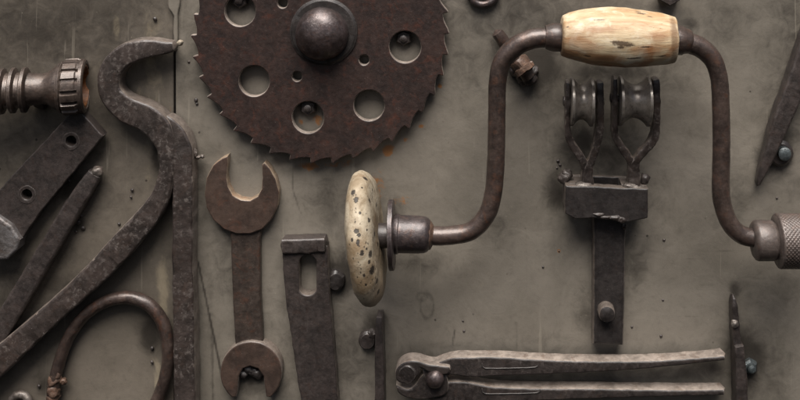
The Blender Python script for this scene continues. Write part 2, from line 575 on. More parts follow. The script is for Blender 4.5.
M_PLIER = iron('plier_steel', (33, 28, 26), (52, 45, 42), rust=(66, 50, 40), rust_amt=0.35, light=(120, 110, 104), light_amt=0.3, edge_amt=0.75, rough=(0.42, 0.66), pit=0.5, metallic=0.12)
M_WELD = iron('weld_metal', (84, 76, 71), (122, 114, 107), rust=(110, 76, 50), rust_amt=0.3, light=(172, 164, 156), light_amt=0.4, edge_amt=0.3, rough=(0.3, 0.5), pit=0.8, metallic=0.6)
M_RUST = iron('rusty_iron', (58, 43, 35), (86, 64, 50), rust=(108, 66, 40), rust_amt=0.5, light=(140, 116, 98), light_amt=0.25, edge_amt=0.3, rough=(0.5, 0.75), pit=1.1, metallic=0.25)
M_BRASS = iron('tarnished_brass', (54, 46, 42), (82, 70, 63), rust=(72, 50, 38), rust_amt=0.5, light=(136, 122, 112), light_amt=0.3, edge_amt=0.65, rough=(0.3, 0.5), pit=0.5, metallic=0.5)
M_AMBER = iron('amber_lining', (84, 50, 24), (128, 78, 36), rust=(96, 52, 24), rust_amt=0.5, light=(150, 96, 50), light_amt=0.25, edge_amt=0.2, rough=(0.35, 0.55), metallic=0.3)
M_PALE = iron('pale_worn_metal', (128, 116, 102), (158, 146, 128), rust=(150, 120, 88), rust_amt=0.3, light=(184, 174, 158), light_amt=0.3, edge_amt=0.2, rough=(0.5, 0.7), metallic=0.2)
M_BLUE = iron('galvanised_steel', (62, 68, 69), (90, 97, 98), rust=(74, 64, 55), rust_amt=0.5, light=(140, 148, 149), light_amt=0.3, edge_amt=0.4, rough=(0.28, 0.45), pit=0.8, metallic=0.6)
M_BLACK = iron('blackened_steel', (33, 29, 28), (50, 45, 43), rust=(54, 40, 33), rust_amt=0.3, light=(96, 90, 86), light_amt=0.18, edge_amt=0.75, rough=(0.38, 0.6), pit=0.4, metallic=0.15)
M_EDGE = iron('worn_lit_edge', (106, 96, 88), (150, 138, 128), rust=(92, 68, 52), rust_amt=0.55, light=(176, 166, 158), light_amt=0.45, edge_amt=0.2, rough=(0.45, 0.66), pit=0.7, metallic=0.1)  # worn pincer edges; on the saw, edge light painted into the colour
M_EDGE_DULL = iron('dull_lit_edge', (76, 67, 61), (108, 98, 90), rust=(78, 60, 48), rust_amt=0.4, light=(146, 137, 130), light_amt=0.4, edge_amt=0.2, rough=(0.45, 0.68), pit=0.6, metallic=0.1)  # side faces lightened, lit edges painted into the colour
M_EDGE_TAN = iron('bare_lit_jaw_steel', (104, 88, 74), (146, 128, 108), rust=(140, 88, 50), rust_amt=0.5, light=(188, 174, 156), light_amt=0.4, edge_amt=0.2, rough=(0.42, 0.62), pit=0.5, metallic=0.1)  # bare jaw steel, with light painted into its side faces
M_SHANK = iron('dark_shank_steel', (46, 39, 35), (66, 56, 50), rust=(90, 56, 40), rust_amt=0.5, light=(118, 106, 98), light_amt=0.3, edge_amt=0.75, rough=(0.34, 0.56), pit=0.4, metallic=0.15)
M_WOOD = wood_mat()
M_KNOB = knob_mat()


# ------------------------------------------------------------------ the sheets
SOOT_SHADE = [(60, 20, 160, 90, .55), (60, 170, 110, 90, .4), (520, 10, 130, 50, .5), (600, 70, 110, 60, .45), (720, 20, 80, 30, .35), (640, 200, 60, 50, .3), (340, 200, 60, 30, .4), (300, 350, 90, 90, .3), (560, 365, 240, 22, .45), (790, 100, 40, 120, .45), (760, 370, 40, 50, .4), (190, 60, 26, 90, .3), (40, 30, 110, 70, .38), (480, 40, 120, 90, .3), (640, 50, 90, 60, .38), (230, 260, 24, 60, .4), (330, 200, 22, 40, .5), (270, 160, 40, 14, .4), (350, 350, 40, 60, .45),
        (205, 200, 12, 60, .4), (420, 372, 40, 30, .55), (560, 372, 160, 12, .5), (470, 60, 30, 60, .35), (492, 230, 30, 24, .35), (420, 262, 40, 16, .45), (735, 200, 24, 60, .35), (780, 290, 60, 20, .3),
        (790, 30, 30, 90, .45), (610, 215, 60, 60, .4), (90, 200, 40, 30, .4), (60, 290, 50, 40, .45), (185, 300, 24, 140, .4), (112, 110, 26, 40, .4), (20, 150, 60, 50, .45), (40, 30, 110, 70, .62), (10, 300, 60, 70, .55), (70, 150, 60, 60, .5), (120, 130, 50, 50, .3), (150, 10, 30, 40, .3), (583, 140, 14, 18, .9), (634, 142, 14, 14, .4),   # x, y, rx, ry, strength : burnt paint round welds, plus soft shade painted around the tools
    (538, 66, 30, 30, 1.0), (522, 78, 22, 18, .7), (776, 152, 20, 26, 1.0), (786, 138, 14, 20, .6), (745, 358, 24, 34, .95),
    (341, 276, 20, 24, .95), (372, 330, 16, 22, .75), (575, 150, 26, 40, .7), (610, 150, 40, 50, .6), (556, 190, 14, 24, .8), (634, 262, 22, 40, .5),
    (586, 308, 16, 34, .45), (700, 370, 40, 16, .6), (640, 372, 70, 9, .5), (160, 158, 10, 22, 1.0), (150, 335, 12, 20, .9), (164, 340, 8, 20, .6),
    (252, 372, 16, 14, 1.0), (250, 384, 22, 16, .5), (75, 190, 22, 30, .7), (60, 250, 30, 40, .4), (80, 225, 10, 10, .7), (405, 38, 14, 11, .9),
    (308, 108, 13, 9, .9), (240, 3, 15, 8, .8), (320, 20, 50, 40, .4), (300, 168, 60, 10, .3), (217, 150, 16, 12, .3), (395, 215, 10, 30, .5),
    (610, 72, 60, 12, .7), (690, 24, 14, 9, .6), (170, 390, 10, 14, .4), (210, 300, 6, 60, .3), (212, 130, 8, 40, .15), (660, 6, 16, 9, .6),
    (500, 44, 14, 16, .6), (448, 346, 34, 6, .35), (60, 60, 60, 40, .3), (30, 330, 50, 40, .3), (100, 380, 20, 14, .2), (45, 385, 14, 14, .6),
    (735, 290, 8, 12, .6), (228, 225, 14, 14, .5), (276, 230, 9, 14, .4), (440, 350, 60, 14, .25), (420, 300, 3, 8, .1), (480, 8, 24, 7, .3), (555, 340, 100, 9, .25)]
RUST = [(310, 166, 14, 5, .75), (340, 164, 20, 5, .6), (390, 150, 12, 7, .65), (422, 126, 8, 6, .5), (150, 26, 8, 14, .3), (378, 185, 10, 20, .6), (400, 200, 20, 8, .5), (310, 168, 5, 4, 1.0), (388, 151, 6, 6, 1.3), (349, 162, 6, 5, .55), (421, 126, 4, 3, .8), (405, 140, 4, 3, .7), (440, 86, 3, 3, .9), (380, 175, 10, 16, .45),
        (400, 198, 16, 8, .35), (152, 34, 5, 8, .4), (535, 8, 6, 6, .4), (559, 251, 2, 2, .9), (318, 120, 6, 8, .8), (301, 122, 4, 5, .7), (170, 112, 3, 14, .5),
        (140, 300, 20, 5, .25), (330, 168, 30, 5, .3), (95, 335, 30, 14, .12), (120, 385, 30, 20, .15)]
PALE = [(150, 30, 14, 24, .6), (152, 80, 12, 40, .6), (116, 27, 4, 14, .8), (150, 62, 9, 40, .7), (140, 100, 8, 30, .5), (148, 160, 6, 40, .4), (163, 285, 8, 40, .75), (155, 245, 9, 25, .4), (157, 380, 5, 28, .75), (172, 20, 8, 26, .3),
        (186, 90, 10, 60, .2), (240, 180, 30, 26, .3), (310, 210, 22, 22, .2), (120, 360, 34, 34, .18), (470, 280, 60, 30, .15), (690, 270, 60, 30, .1)]


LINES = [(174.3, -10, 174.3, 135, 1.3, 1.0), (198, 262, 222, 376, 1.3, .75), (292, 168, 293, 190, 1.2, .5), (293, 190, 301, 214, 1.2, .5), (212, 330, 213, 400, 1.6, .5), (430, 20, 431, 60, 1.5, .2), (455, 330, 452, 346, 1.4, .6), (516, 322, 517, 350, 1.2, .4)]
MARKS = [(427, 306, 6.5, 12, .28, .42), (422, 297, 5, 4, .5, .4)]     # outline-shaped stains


def soot_shade_field(X, Y):
    f = field(X, Y, SOOT_SHADE)
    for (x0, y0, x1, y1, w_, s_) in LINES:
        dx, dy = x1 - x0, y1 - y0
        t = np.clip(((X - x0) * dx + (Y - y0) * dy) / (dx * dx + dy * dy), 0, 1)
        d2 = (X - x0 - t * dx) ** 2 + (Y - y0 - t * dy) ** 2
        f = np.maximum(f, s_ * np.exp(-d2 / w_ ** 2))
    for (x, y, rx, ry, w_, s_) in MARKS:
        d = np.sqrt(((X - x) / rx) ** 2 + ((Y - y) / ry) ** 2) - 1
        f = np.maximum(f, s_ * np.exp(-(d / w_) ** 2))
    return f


def field(X, Y, items):
    f = np.zeros_like(X)
    for (x, y, rx, ry, s) in items:
        f = np.maximum(f, s * np.exp(-(((X - x) / rx) ** 2 + ((Y - y) / ry) ** 2)))
    return f


def axis_vals(lo, hi, a, b, step):
    inner = list(np.arange(a, b + 0.01, step))
    left = list(np.linspace(lo, inner[0], 8)[:-1]) if lo < inner[0] else []
    right = list(np.linspace(inner[-1], hi, 8)[1:]) if hi > inner[-1] else []
    return np.array(left + inner + right)


def sheet(name, x0, x1, h, mat, label, tilt=0.0):
    xs = axis_vals(x0, x1, max(x0, -30), min(x1, 830), 1.6)
    ys = axis_vals(-420, 820, -30, 430, 1.6)
    X, Y = np.meshgrid(xs, ys)
    verts = []
    for x, y in zip(X.ravel(), Y.ravel()):
        hh = h + 1.3 * noise.noise(Vector((x * 0.011, y * 0.011, 3.0))) + 0.25 * noise.noise(Vector((x * 0.06, y * 0.06, 8.0)))
        verts.append(((x - 400) * S, -hh * S, (200 - y) * S))
    nx, ny = len(xs), len(ys)
    faces = [(j * nx + i, (j + 1) * nx + i, (j + 1) * nx + i + 1, j * nx + i + 1) for j in range(ny - 1) for i in range(nx - 1)]
    # the sheet's own thickness
    n0 = len(verts)
    ring = [i for i in range(nx)] + [j * nx + nx - 1 for j in range(1, ny)] + [(ny - 1) * nx + i for i in range(nx - 2, -1, -1)] + [j * nx for j in range(ny - 2, 0, -1)]
    for i in ring:
        v = verts[i]
        verts.append((v[0], 3.5 * S + 0.002, v[2]))
    m = len(ring)
    faces += [(ring[k], ring[(k + 1) % m], n0 + (k + 1) % m, n0 + k) for k in range(m)]
    me = bpy.data.meshes.new(name)
    me.from_pydata(verts, [], faces)
    allX = np.array([v[0] / S + 400 for v in verts])
    allY = np.array([200 - v[2] / S for v in verts])
    for an, items in (('soot', SOOT_SHADE), ('rust', RUST), ('pale', PALE)):
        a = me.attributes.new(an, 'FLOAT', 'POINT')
        a.data.foreach_set('value', (soot_shade_field(allX, allY) if an == 'soot' else field(allX, allY, items)).astype(np.float32))
    # beads of weld spatter stuck to the sheet
    me.polygons.foreach_set('use_smooth', [True] * len(me.polygons))
    me.set_sharp_from_angle(angle=math.radians(40))
    me.materials.append(mat)
    o = bpy.data.objects.new(name, me)
    COL.objects.link(o)
    tag(o, label, kind='structure')
    return o


def spatter(parent, spots, mat):
    g = Geo()
    for k, (x, y, r) in enumerate(spots):
        g.add(blob(x, y, r * 0.2, r, (1, 1, 0.8), 0.35, k * 1.7, 2))
    o = link('weld_spatter', g.v, g.f, mat, parent)
    return o


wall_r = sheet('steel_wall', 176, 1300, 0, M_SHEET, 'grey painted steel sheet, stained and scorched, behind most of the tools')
wall_l = sheet('steel_wall', -500, 173.4, -1.0, M_SHEET_DARK, 'darker painted steel sheet left of the vertical seam')
rs = random.Random(3)
spots = [(155, 19, 2.2), (132, 190, 1.6), (131, 197, 1.3), (119, 224, 1.5), (120, 230, 1.2), (78, 222, 2.6), (83, 228, 2.2), (81, 216, 1.7), (76, 232, 1.4), (69, 181, 2.0), (152, 348, 1.8), (152, 362, 1.6), (39, 386, 1.8)]
spatter(wall_l, spots, M_DARK)
spots = [(543, 267, 1.2), (664, 240, 1.5), (663, 300, 1.3), (661, 336, 1.5), (559, 251, 1.0), (558, 161, 1.6), (560, 165, 1.5), (557, 168, 1.2), (632, 327, 1.2), (463, 321, 1.2), (464, 331, 1.4), (777, 198, 1.2), (189, 62, 1.5), (196, 100, 2.0), (197, 104, 1.4)]
spots += [(rs.uniform(400, 790), rs.uniform(60, 340), rs.uniform(0.4, 0.7)) for _ in range(6)]
spatter(wall_r, spots, M_DARK)

back = link('backing_bar', *slab([[(150, -400), (200, -400), (200, 800), (150, 800)]], -14, -5.5, 0.5), M_BLACK, None, W(175, 200, -8))
tag(back, 'dark steel bar behind the gap between the two sheets', kind='structure')
seam = thing('seam_strip', 174, 60, 'short narrow metal strip covering the top of the seam between the two sheets', 'metal strip')
link('strip', *slab([rough_outline([(168, -60), (181, -60), (180, 5), (177.5, 14), (178, 38), (177, 48), (174.5, 52), (173.2, 40), (173.5, 16), (168, 8)], 4, 0.7, 2)], -1, 3.5, 1.2), M_SHEET, seam)


# ------------------------------------------------------------------ circular saw blade
saw = thing('saw_blade', 320, 34, 'large brown rusted circular saw blade with round holes and a domed centre nut', 'saw blade')
NTEETH = 38
sx, sy = 320.5, 34.5
ol = []
for k in range(NTEETH):
    a0 = 2 * math.pi * k / NTEETH
    st = 2 * math.pi / NTEETH
    dR = rs.uniform(-0.8, 0.8)
    # rake face looks the way the blade turned (anticlockwise in the photo)
    for (fa, r) in ((0.0, 124.2), (0.1, 123.9), (0.24, 124.0), (0.4, 124.6), (0.56, 125.7), (0.72, 127.2), (0.86, 128.7 + dR), (0.93, 129.2 + dR), (0.97, 128.8 + dR), (0.982, 127.6), (0.984, 126), (0.993, 124.8)):
        a = a0 + fa * st
        ol.append((sx + r * math.cos(a), sy + r * math.sin(a)))
holes = [(240, 11, 15.5), (254, 81, 15.5), (308, 117.5, 16), (369, 105.5, 15.5), (405, 47, 16), (392, -28, 15.5), (330, -52, 15.5), (267, -38, 15.5),
         (282.5, 3, 5.2), (297, 76.5, 5), (364, 60, 5.2)]
link('blade', *slab([ol] + [circle_pts(x, y, r, 44, amp=0.25) for x, y, r in holes], 5, 13.5, 1.0, 3), M_SAW, saw, edge=M_EDGE)
ws = lathe([(0, 34), (2, 33.5), (3.2, 31), (3.2, 10)], 324, 31.5, 13.2, (0, 0, 1), 56, 0.2)
link('washer', *ws, M_BLACK, saw)
prof = [(0, 26.2), (2, 26.6), (5, 26.2)] + [(5 + 19 * math.sin(math.radians(t)), 26.2 * math.cos(math.radians(t))) for t in range(8, 90, 6)] + [(24.1, 0.0)]
link('dome_nut', *lathe(prof, 322.5, 33.5, 15.5, (0, 0, 1), 56, 0.5, 90), M_DOME, saw)
for (x, y, r) in ((309, 106, 8.5), (404, 37, 8.0), (241, -1, 8.5)):
    g = Geo().add(lathe([(-2, r), (5, r), (7, r * 0.8), (7.5, 0)], x, y, 0, (0, 0, 1), 6, 0.4)).add(lathe([(6, r * .45), (10, r * .42), (10.8, r * .25), (10.9, 0)], x, y, 0, (0, 0, 1), 16, 0.3))
    link('mounting_bolt', g.v, g.f, M_DARK, saw)
link('mounting_stud', *lathe([(-3, 20), (12, 20)], 322, 34, 0, (0, 0, 1), 24), M_DARK, saw)

# ------------------------------------------------------------------ bent tongs on the left
tongs = thing('tongs', 178, 180, 'long forged iron tongs with an S shaped hooked end beside the seam', 'tongs')
sec = lambda w, t: rrect(w, t, 2.6)
link('hooked_arm', *sweep([(178, 45, 13, 9, 13), (165, 47, 13, 14, 16), (147, 47.5, 13, 19, 20), (129, 53, 13, 22, 20), (116, 65, 13, 22.5, 20), (111.5, 80, 13, 21.5, 20),
                           (115.5, 95, 13, 22.5, 20), (129, 107.5, 13, 25, 20), (147, 115.5, 13, 27, 20), (161, 127, 13, 26, 20), (168.5, 146, 13, 19, 20), (169, 168, 13, 15, 20),
                           (164, 191, 13, 18, 20), (150, 214, 13, 22, 20), (127, 240, 13, 24.5, 20), (98, 271, 13, 23, 20), (70, 297, 13, 21, 20), (40, 324, 13, 22, 20), (10, 351, 13, 25, 20), (-40, 396, 13, 27, 20)],
                          sec, 3, (5, 0), 0.75, 110, 1), M_FORGED, tongs, edge=M_EDGE_DULL)
link('straight_arm', *sweep([(163, 118, 11, 16, 18), (175, 128, 11.5, 18, 19), (183, 142, 12, 20, 20), (185.3, 160, 12.2, 20, 20), (185.4, 200, 12.2, 20, 20), (185, 260, 12.2, 20.5, 20), (186.5, 330, 12.2, 21, 20), (188, 450, 12.2, 21, 20)],
                            sec, 3, (6, 0), 0.7, 120, 5), M_FORGED, tongs, edge=M_EDGE_DULL)
link('tip_burr', *blob(180, 43, 17, 3.4, (0.9, 0.9, 1), 0.3, 2), M_PALE, tongs)
g = Geo().add(blob(198, 157, 12, 3.2, (1.1, 0.6, 1.0), 0.4, 4)).add(blob(195.5, 153, 13, 3.4, (0.6, 1.2, 1.0), 0.5, 6)).add(blob(202, 156.5, 10, 2.3, (1, 0.8, 0.8), 0.4, 9))
link('weld_bead', g.v, g.f, M_WELD, tongs)

# ------------------------------------------------------------------ loop of bar
ring = thing('iron_loop', 110, 350, 'bent loop of round iron bar, open at the bottom, beside the tongs', 'iron loop')
link('loop', *sweep([(50, 425, 8, 6), (52.5, 400, 8, 6), (56, 375, 8, 6), (67, 341, 8, 6), (84, 316, 8, 6), (106, 301.5, 9, 6), (128, 297.5, 9, 6.2), (148, 304, 9, 6.2), (162, 321, 9, 6.3), (168.3, 346, 9, 6.3), (166, 374, 9, 6.2), (156, 402, 8, 6.2), (140, 425, 8, 6.2)],
                    lambda r: circ(r, 18), 2.5, (0, 0), 0.45, 160, 3), M_CRANK, ring)
g = Geo()
for k, (x, y, r) in enumerate(((55, 380, 6.4), (57, 374, 5.2), (54, 390, 6.5), (53.5, 398, 6.2), (63.5, 381, 3.4))):
    g.add(blob(x, y, 9, r, (1, 1, 1), 0.5, k * 2.3 + 1))
link('weld_bead', g.v, g.f, M_RUST, ring)

eye = thing('eye_bolt', 20, 400, 'small pale ring end of an eye bolt poking up at the bottom left corner', 'eye bolt')
link('eye', *sweep([(20 + 9 * math.cos(t), 403 + 9 * math.sin(t), 7, 4) for t in [2 * math.pi * k / 12 for k in range(12)]], lambda r: circ(r, 12), 2.5, (0, 0), 0.4, 160, 3, True), M_WELD, eye)
link('shank', *sweep([(20, 411, 6, 4.5), (21, 440, 6, 4.5)], lambda r: circ(r, 12), 3, (0, 0), 0.3), M_DARK, eye)

# ------------------------------------------------------------------ fitting top left
fit = thing('hose_fitting', 50, 90, 'tarnished brass hose fitting with a ribbed collar and amber coloured mouth', 'hose fitting')
ax = (0.977, 0.02, -0.205)
fx, fy, fh = -1.5, 91.5, 32
thr = []
a = -52
while a < 21:
    thr += [(a, 17.5), (a + 2.2, 22.5), (a + 5.0, 22.5), (a + 7, 17.5)]
    a += 10.4
thr += [(22, 16), (23.5, 22), (26, 22.5), (28, 19)]
link('threaded_end', *lathe([(-53, 12)] + thr, fx, fy, fh, ax, 48, 0.35, 120), M_BRASS, fit)
link('neck', *lathe([(24, 17), (28, 16.8), (34, 15.5), (42, 15.2), (46, 16.2), (50, 19), (54, 21.5), (58, 22.5), (60, 20)], fx, fy, fh, ax, 48, 0.3, 120), M_BRASS, fit)


def ribs(a, t):
    if 61.5 < a < 77.5:
        s = (t * 15 / (2 * math.pi)) % 1.0
        return 2.6 if 0.16 < s < 0.84 else 0.0
    return 0.0


col = lathe([(56, 20), (57, 24.5), (60, 25.6), (61.2, 24), (62, 24.3), (63, 25.2), (75, 25.2), (76, 24.3), (77, 24), (78.5, 27), (81.5, 27), (82.8, 25.5), (83, 22.5), (80, 21), (66, 20)], fx, fy, fh, ax, 144, 0.3, 120, mod=ribs)
cobj = link('collar', *col, M_BRASS, fit, sharp=30)
link('lining', *lathe([(64, 20.3), (79, 21.3), (82.2, 21.7), (82.4, 19.5), (76, 17.5), (68, 15), (67, 0)], fx, fy, fh, ax, 48, 0.3), M_AMBER, fit)
link('foot', *sweep([(42, 104, 0, 12, 12), (42, 92, 12, 12, 20)], lambda w, t: rrect(w, t, 2), 3), M_DARK, fit)

# ------------------------------------------------------------------ hinge plate, diagonal flat bar
hp = thing('hinge_plate', 50, 170, 'diagonal dark iron plate with two screw holes and a bright rolled end', 'hinge plate')
ol = rough_outline([(83, 114), (103, 136), (91, 151), (69, 177.5), (38, 215), (20, 243), (8, 259), (-30, 236), (-14, 205), (0, 189), (22, 165), (49, 136), (70, 113)], 4, 0.8, 4)
link('plate', *slab([ol, circle_pts(71, 141, 5.2, 24), circle_pts(27, 194.5, 5.2, 24)], 4, 17, 1.2), M_DARK, hp)
for (x, y) in ((71, 141), (27, 194.5)):
    cs = lathe([(0, 9.2), (0.7, 8.8), (0.9, 7.4), (0.4, 5.6), (-3, 5.2), (-10, 5.2)], x, y, 16.8, (0, 0, 1), 32, 0.35, 300, x, open_end=True)
    link('countersink', *cs, M_DARK, hp)
ol = rough_outline([(-26, 206), (-2, 217), (11, 226), (20, 240), (17.5, 250), (7, 260), (-20, 262), (-36, 240)], 4, 0.8, 9)
link('rolled_end', *slab([ol], 6, 23, 2.6, 3), M_BRIGHT, hp)
link('backing', *slab([[(20, 170), (60, 130), (80, 150), (40, 200)]], -2, 5, 0.5), M_DARK, hp)

fb = thing('flat_bar', 70, 220, 'narrow diagonal iron bar with a pale broken tip, under the hinge plate', 'iron bar')
link('bar', *sweep([(97.5, 170, 8, 12, 12), (90, 182, 8, 16, 14), (74, 207, 8, 18, 15), (46, 254, 8, 19, 16), (20, 298, 8, 20, 16), (-30, 380, 8, 21, 16)], sec, 3, (3, 0), 0.6, 130, 8), M_DARK, fb)
link('broken_tip', *blob(97.5, 171.5, 10, 6, (0.95, 0.9, 0.8), 0.35, 3), M_WELD, fb)

# ------------------------------------------------------------------ open ended wrench
wr = thing('wrench', 245, 290, 'brown rusted double open ended wrench hanging below the saw blade', 'wrench')
head = [(227.5, 156), (222, 158.5), (213, 165.5), (206.5, 178), (204.5, 193), (206.5, 208), (213, 220), (224, 229.5), (236, 234), (250, 234), (262, 229.5), (271, 220.5), (277.5, 207), (279, 193), (275.5, 179), (270, 169), (264.5, 162.5),
        (262, 165), (262.5, 178), (261.5, 189), (257.5, 196.5), (250, 200.5), (241, 200), (233, 195.5), (228, 187), (226.5, 176), (227.5, 164)]
link('jaw', *slab([rough_outline(head, 3, 0.35, 3)], -1, 11, 1.2, 3), M_WRENCH, wr, edge=M_EDGE_TAN)
hd2 = []
for k in range(0, 33):
    a = math.radians(128 + k * (284 / 32))
    hd2.append((251 + 31 * math.cos(a), 373 + 31.5 * math.sin(a)))
hd2 += [(266, 397), (264.5, 386), (263.5, 377), (258, 369), (250, 366.5), (243, 369), (239, 376), (238, 386), (236.5, 397)]
link('jaw', *slab([rough_outline(hd2, 3, 0.3, 5)], -1, 12, 1.5, 3), M_WRENCH, wr, edge=M_EDGE_DULL)
link('shank', *slab([rough_outline([(228, 224), (263, 224), (260, 240), (260.5, 300), (263, 345), (263, 350), (234, 350), (235, 345), (232.5, 300), (230.5, 240)], 4, 0.4, 6)], -1, 8, 2.2, 3), M_SHANK, wr)
g = Geo()
for k, (x, y, r) in enumerate(((248, 369, 4.5), (254, 371, 4), (243, 372, 4.5), (258, 373, 4.5))):
    g.add(blob(x, y, 4, r * 1.15, (1.2, 1, 1), 0.4, k * 3.3))
link('weld_bead', g.v, g.f, M_BLACK, wr)

# ------------------------------------------------------------------ slotted strap
ss = thing('slotted_strap', 308, 320, 'tapering dark iron strap with a long slot below its thick rolled top', 'iron strap')
slot = []
for k in range(25):
    t = math.pi * k / 24
    slot.append((307.7 + 8.6 * math.cos(math.pi + t), 264 + 9.0 * math.sin(math.pi + t)))
for k in range(25):
    t = math.pi * k / 24
    slot.append((307.7 + 8.6 * math.cos(t), 289 + 6.5 * math.sin(t)))
ol = rough_outline([(282, 248), (327, 246), (328.5, 270), (330, 300), (334, 350), (340, 430), (306, 430), (299, 390), (293, 350), (287, 310), (283, 270)], 4, 0.8, 12)
link('strap', *slab([ol, slot], -1, 13, 1.2), M_DARK, ss, edge=M_EDGE_DULL)
link('rolled_top', *sweep([(280.5, 244.5, 8, 14, 16), (304, 243.5, 8, 14.5, 16), (328.5, 242.5, 8, 14, 16)], lambda w, t: rrect(w, t, 2.2), 3, (2.5, 2.5), 0.7, 150, 2), M_DARK, ss)
g = Geo().add(lathe([(-2, 9.5), (5, 9.5), (7.5, 7.5), (8.5, 0)], 336, 279, 0, (0, 0, 1), 18, 1.6, 120))
link('bolt', g.v, g.f, M_BLACK, ss)

# ------------------------------------------------------------------ thin strip under the knob
ts = thing('steel_strip', 380, 360, 'thin upright iron strip standing on edge directly below the cream knob', 'iron strip')
link('strip', *sweep([(380, 311, 11, 5, 16), (380, 320, 11, 7, 20), (380, 340, 11, 8.2, 22), (380.5, 370, 11, 9, 22), (381, 430, 11, 9.5, 22)], lambda w, t: rrect(w, t, 1.3), 3, (1, 0), 0.5, 150, 12), M_DARK, ts)
g = Geo().add(lathe([(-2, 9), (5, 9), (7.5, 7), (8, 0)], 368, 338, 0, (0, 0, 1), 20, 0.6)).add(blob(372, 334, 4, 5, (1, 1, 1), 0.5, 4))
link('bolt', g.v, g.f, M_DARK, ts)

# ------------------------------------------------------------------ hand brace
HB = 62
br = thing('hand_brace', 560, 150, 'antique cranked hand brace with a pale wooden grip and cream painted head', 'brace drill')
rd = lambda r: circ(r, 24)
link('crank', *sweep([(566, 37, HB, 9.3), (548, 37.5, HB, 9.4), (531, 39.3, HB, 9.4), (514, 47.5, HB, 9.2), (502, 62, HB, 8.8), (497.5, 84, HB, 8.4), (496.8, 120, HB, 8.3), (496, 155, HB, 8.3), (494, 188, HB, 8.3), (487.5, 213, HB, 8.4), (472.5, 230, HB, 8.4), (452, 235.3, HB, 8.4), (425, 235.8, HB, 8.6)],
                     rd, 2.5, (0, 0), 0.3, 120, 2), M_CRANK, br)
cr2 = link('crank', *sweep([(670, 40.5, HB, 9.6), (688, 43, HB, 9.8), (702, 48.5, HB, 9.4), (713.5, 61, HB, 8.8), (719.3, 80, HB, 8.2), (721, 110, HB, 8.2), (721.3, 150, HB, 8.2), (720.7, 185, HB, 8.3), (722.5, 204, HB, 8.4), (729.5, 223, HB, 8.4), (741, 234.5, HB, 8.4), (758, 239, HB, 8.4)],
                           rd, 2.5, (0, 0), 0.3, 120, 6), M_CRANK, br)
axg = (112, -4.5, 0)
gp = [(-57, 0), (-57, 18.5), (-56, 20), (-50, 22.5), (-40, 25.2), (-25, 28), (-8, 29.3), (8, 29.2), (25, 28), (40, 26), (50, 24), (56, 22.4), (57, 21), (57, 0)]
gp2 = []
for i in range(len(gp) - 1):
    m = max(1, int(abs(gp[i + 1][0] - gp[i][0]) / 3))
    for k in range(m):
        gp2.append((gp[i][0] + (gp[i + 1][0] - gp[i][0]) * k / m, gp[i][1] + (gp[i + 1][1] - gp[i][1]) * k / m))
gp2.append(gp[-1])
gp2 = [(a, r) for a, r in gp2]
link('grip', *lathe(gp2, 618, 37.3, HB, axg, 64, 0.9, 45, 2), M_WOOD, br)
link('collar', *lathe([(-17, 9.5), (-16.5, 11.5), (-12, 13.2), (-8, 14), (0, 14.2), (2, 13)], 562, 37.5, HB, (1, -0.02, 0), 36, 0.35, 150), M_CRANK, br)
link('collar', *lathe([(-2, 13.5), (0, 15), (9, 14.4), (11, 13), (15, 12.4), (17, 11), (18.5, 9.5)], 673.5, 39.7, HB, (1, -0.1, 0), 36, 0.35, 150), M_CRANK, br)
axk = (math.cos(KNOB_TILT), math.sin(KNOB_TILT), 0)
kp = KNOB
kp2 = [(r[0], r[1]) for r in catmull([(a, r, 0) for a, r in kp], 2.5)]
link('head_knob', *lathe([(a, max(0, r)) for a, r in kp2], 367.5, 237, HB, axk, 80, 1.3, 60, 5), M_KNOB, br)
link('shaft', *lathe([(-12, 12), (10, 12)], 386, 235.5, HB, (1, 0, 0), 24), M_DARK, br)
fl = lathe([(-2.6, 8), (-2.6, 32), (-2, 33.5), (2, 33.5), (2.8, 32), (2.8, 8)], 391.5, 234.5, HB, (1, 0.03, -0.03), 48, 0.5, 120)
link('flange', *fl, M_FERRULE, br)
link('ferrule', *lathe([(-3, 17.5), (0, 19), (3, 19), (4, 18), (24, 17.8), (30, 17.2), (33, 15.8), (35, 13.5), (36, 11)], 395, 234, HB, (1, -0.02, 0), 48, 0.35, 150), M_FERRULE, br)
link('rust_ring', *lathe([(0, 13), (1.2, 14.5), (3.5, 13.4), (5, 10.5), (6.5, 8.6)], 427, 234.8, HB, (1, -0.02, 0), 40, 0.7, 260), M_RUST, br)
ch = link('chuck', *lathe([(-3, 9), (-2, 16), (0, 18.6), (2, 19.5), (17, 19.3), (19, 18.2), (20, 17), (21, 23), (22.5, 25)], 755, 240.3, HB, (1, -0.01, 0), 56, 0.3, 150), M_CHUCK, br)


def knurl(a, t):
    u, v = a / 1.9, t * 80 / (2 * math.pi)
    p = abs(((u + v) % 2) - 1)
    q_ = abs(((u - v) % 2) - 1)
    return -0.7 * max(p, q_) ** 2 if a > 1.5 else 0.0


kn = [(-1, 24.5), (0, 26), (1.4, 26.3)] + [(1.6 + 0.475 * k, 26.2) for k in range(104)] + [(52, 25), (52, 0)]
link('knurled_sleeve', *lathe(kn, 777.5, 240.8, HB, (1, -0.01, 0), 320, mod=knurl), M_CHUCK, br, sharp=60)

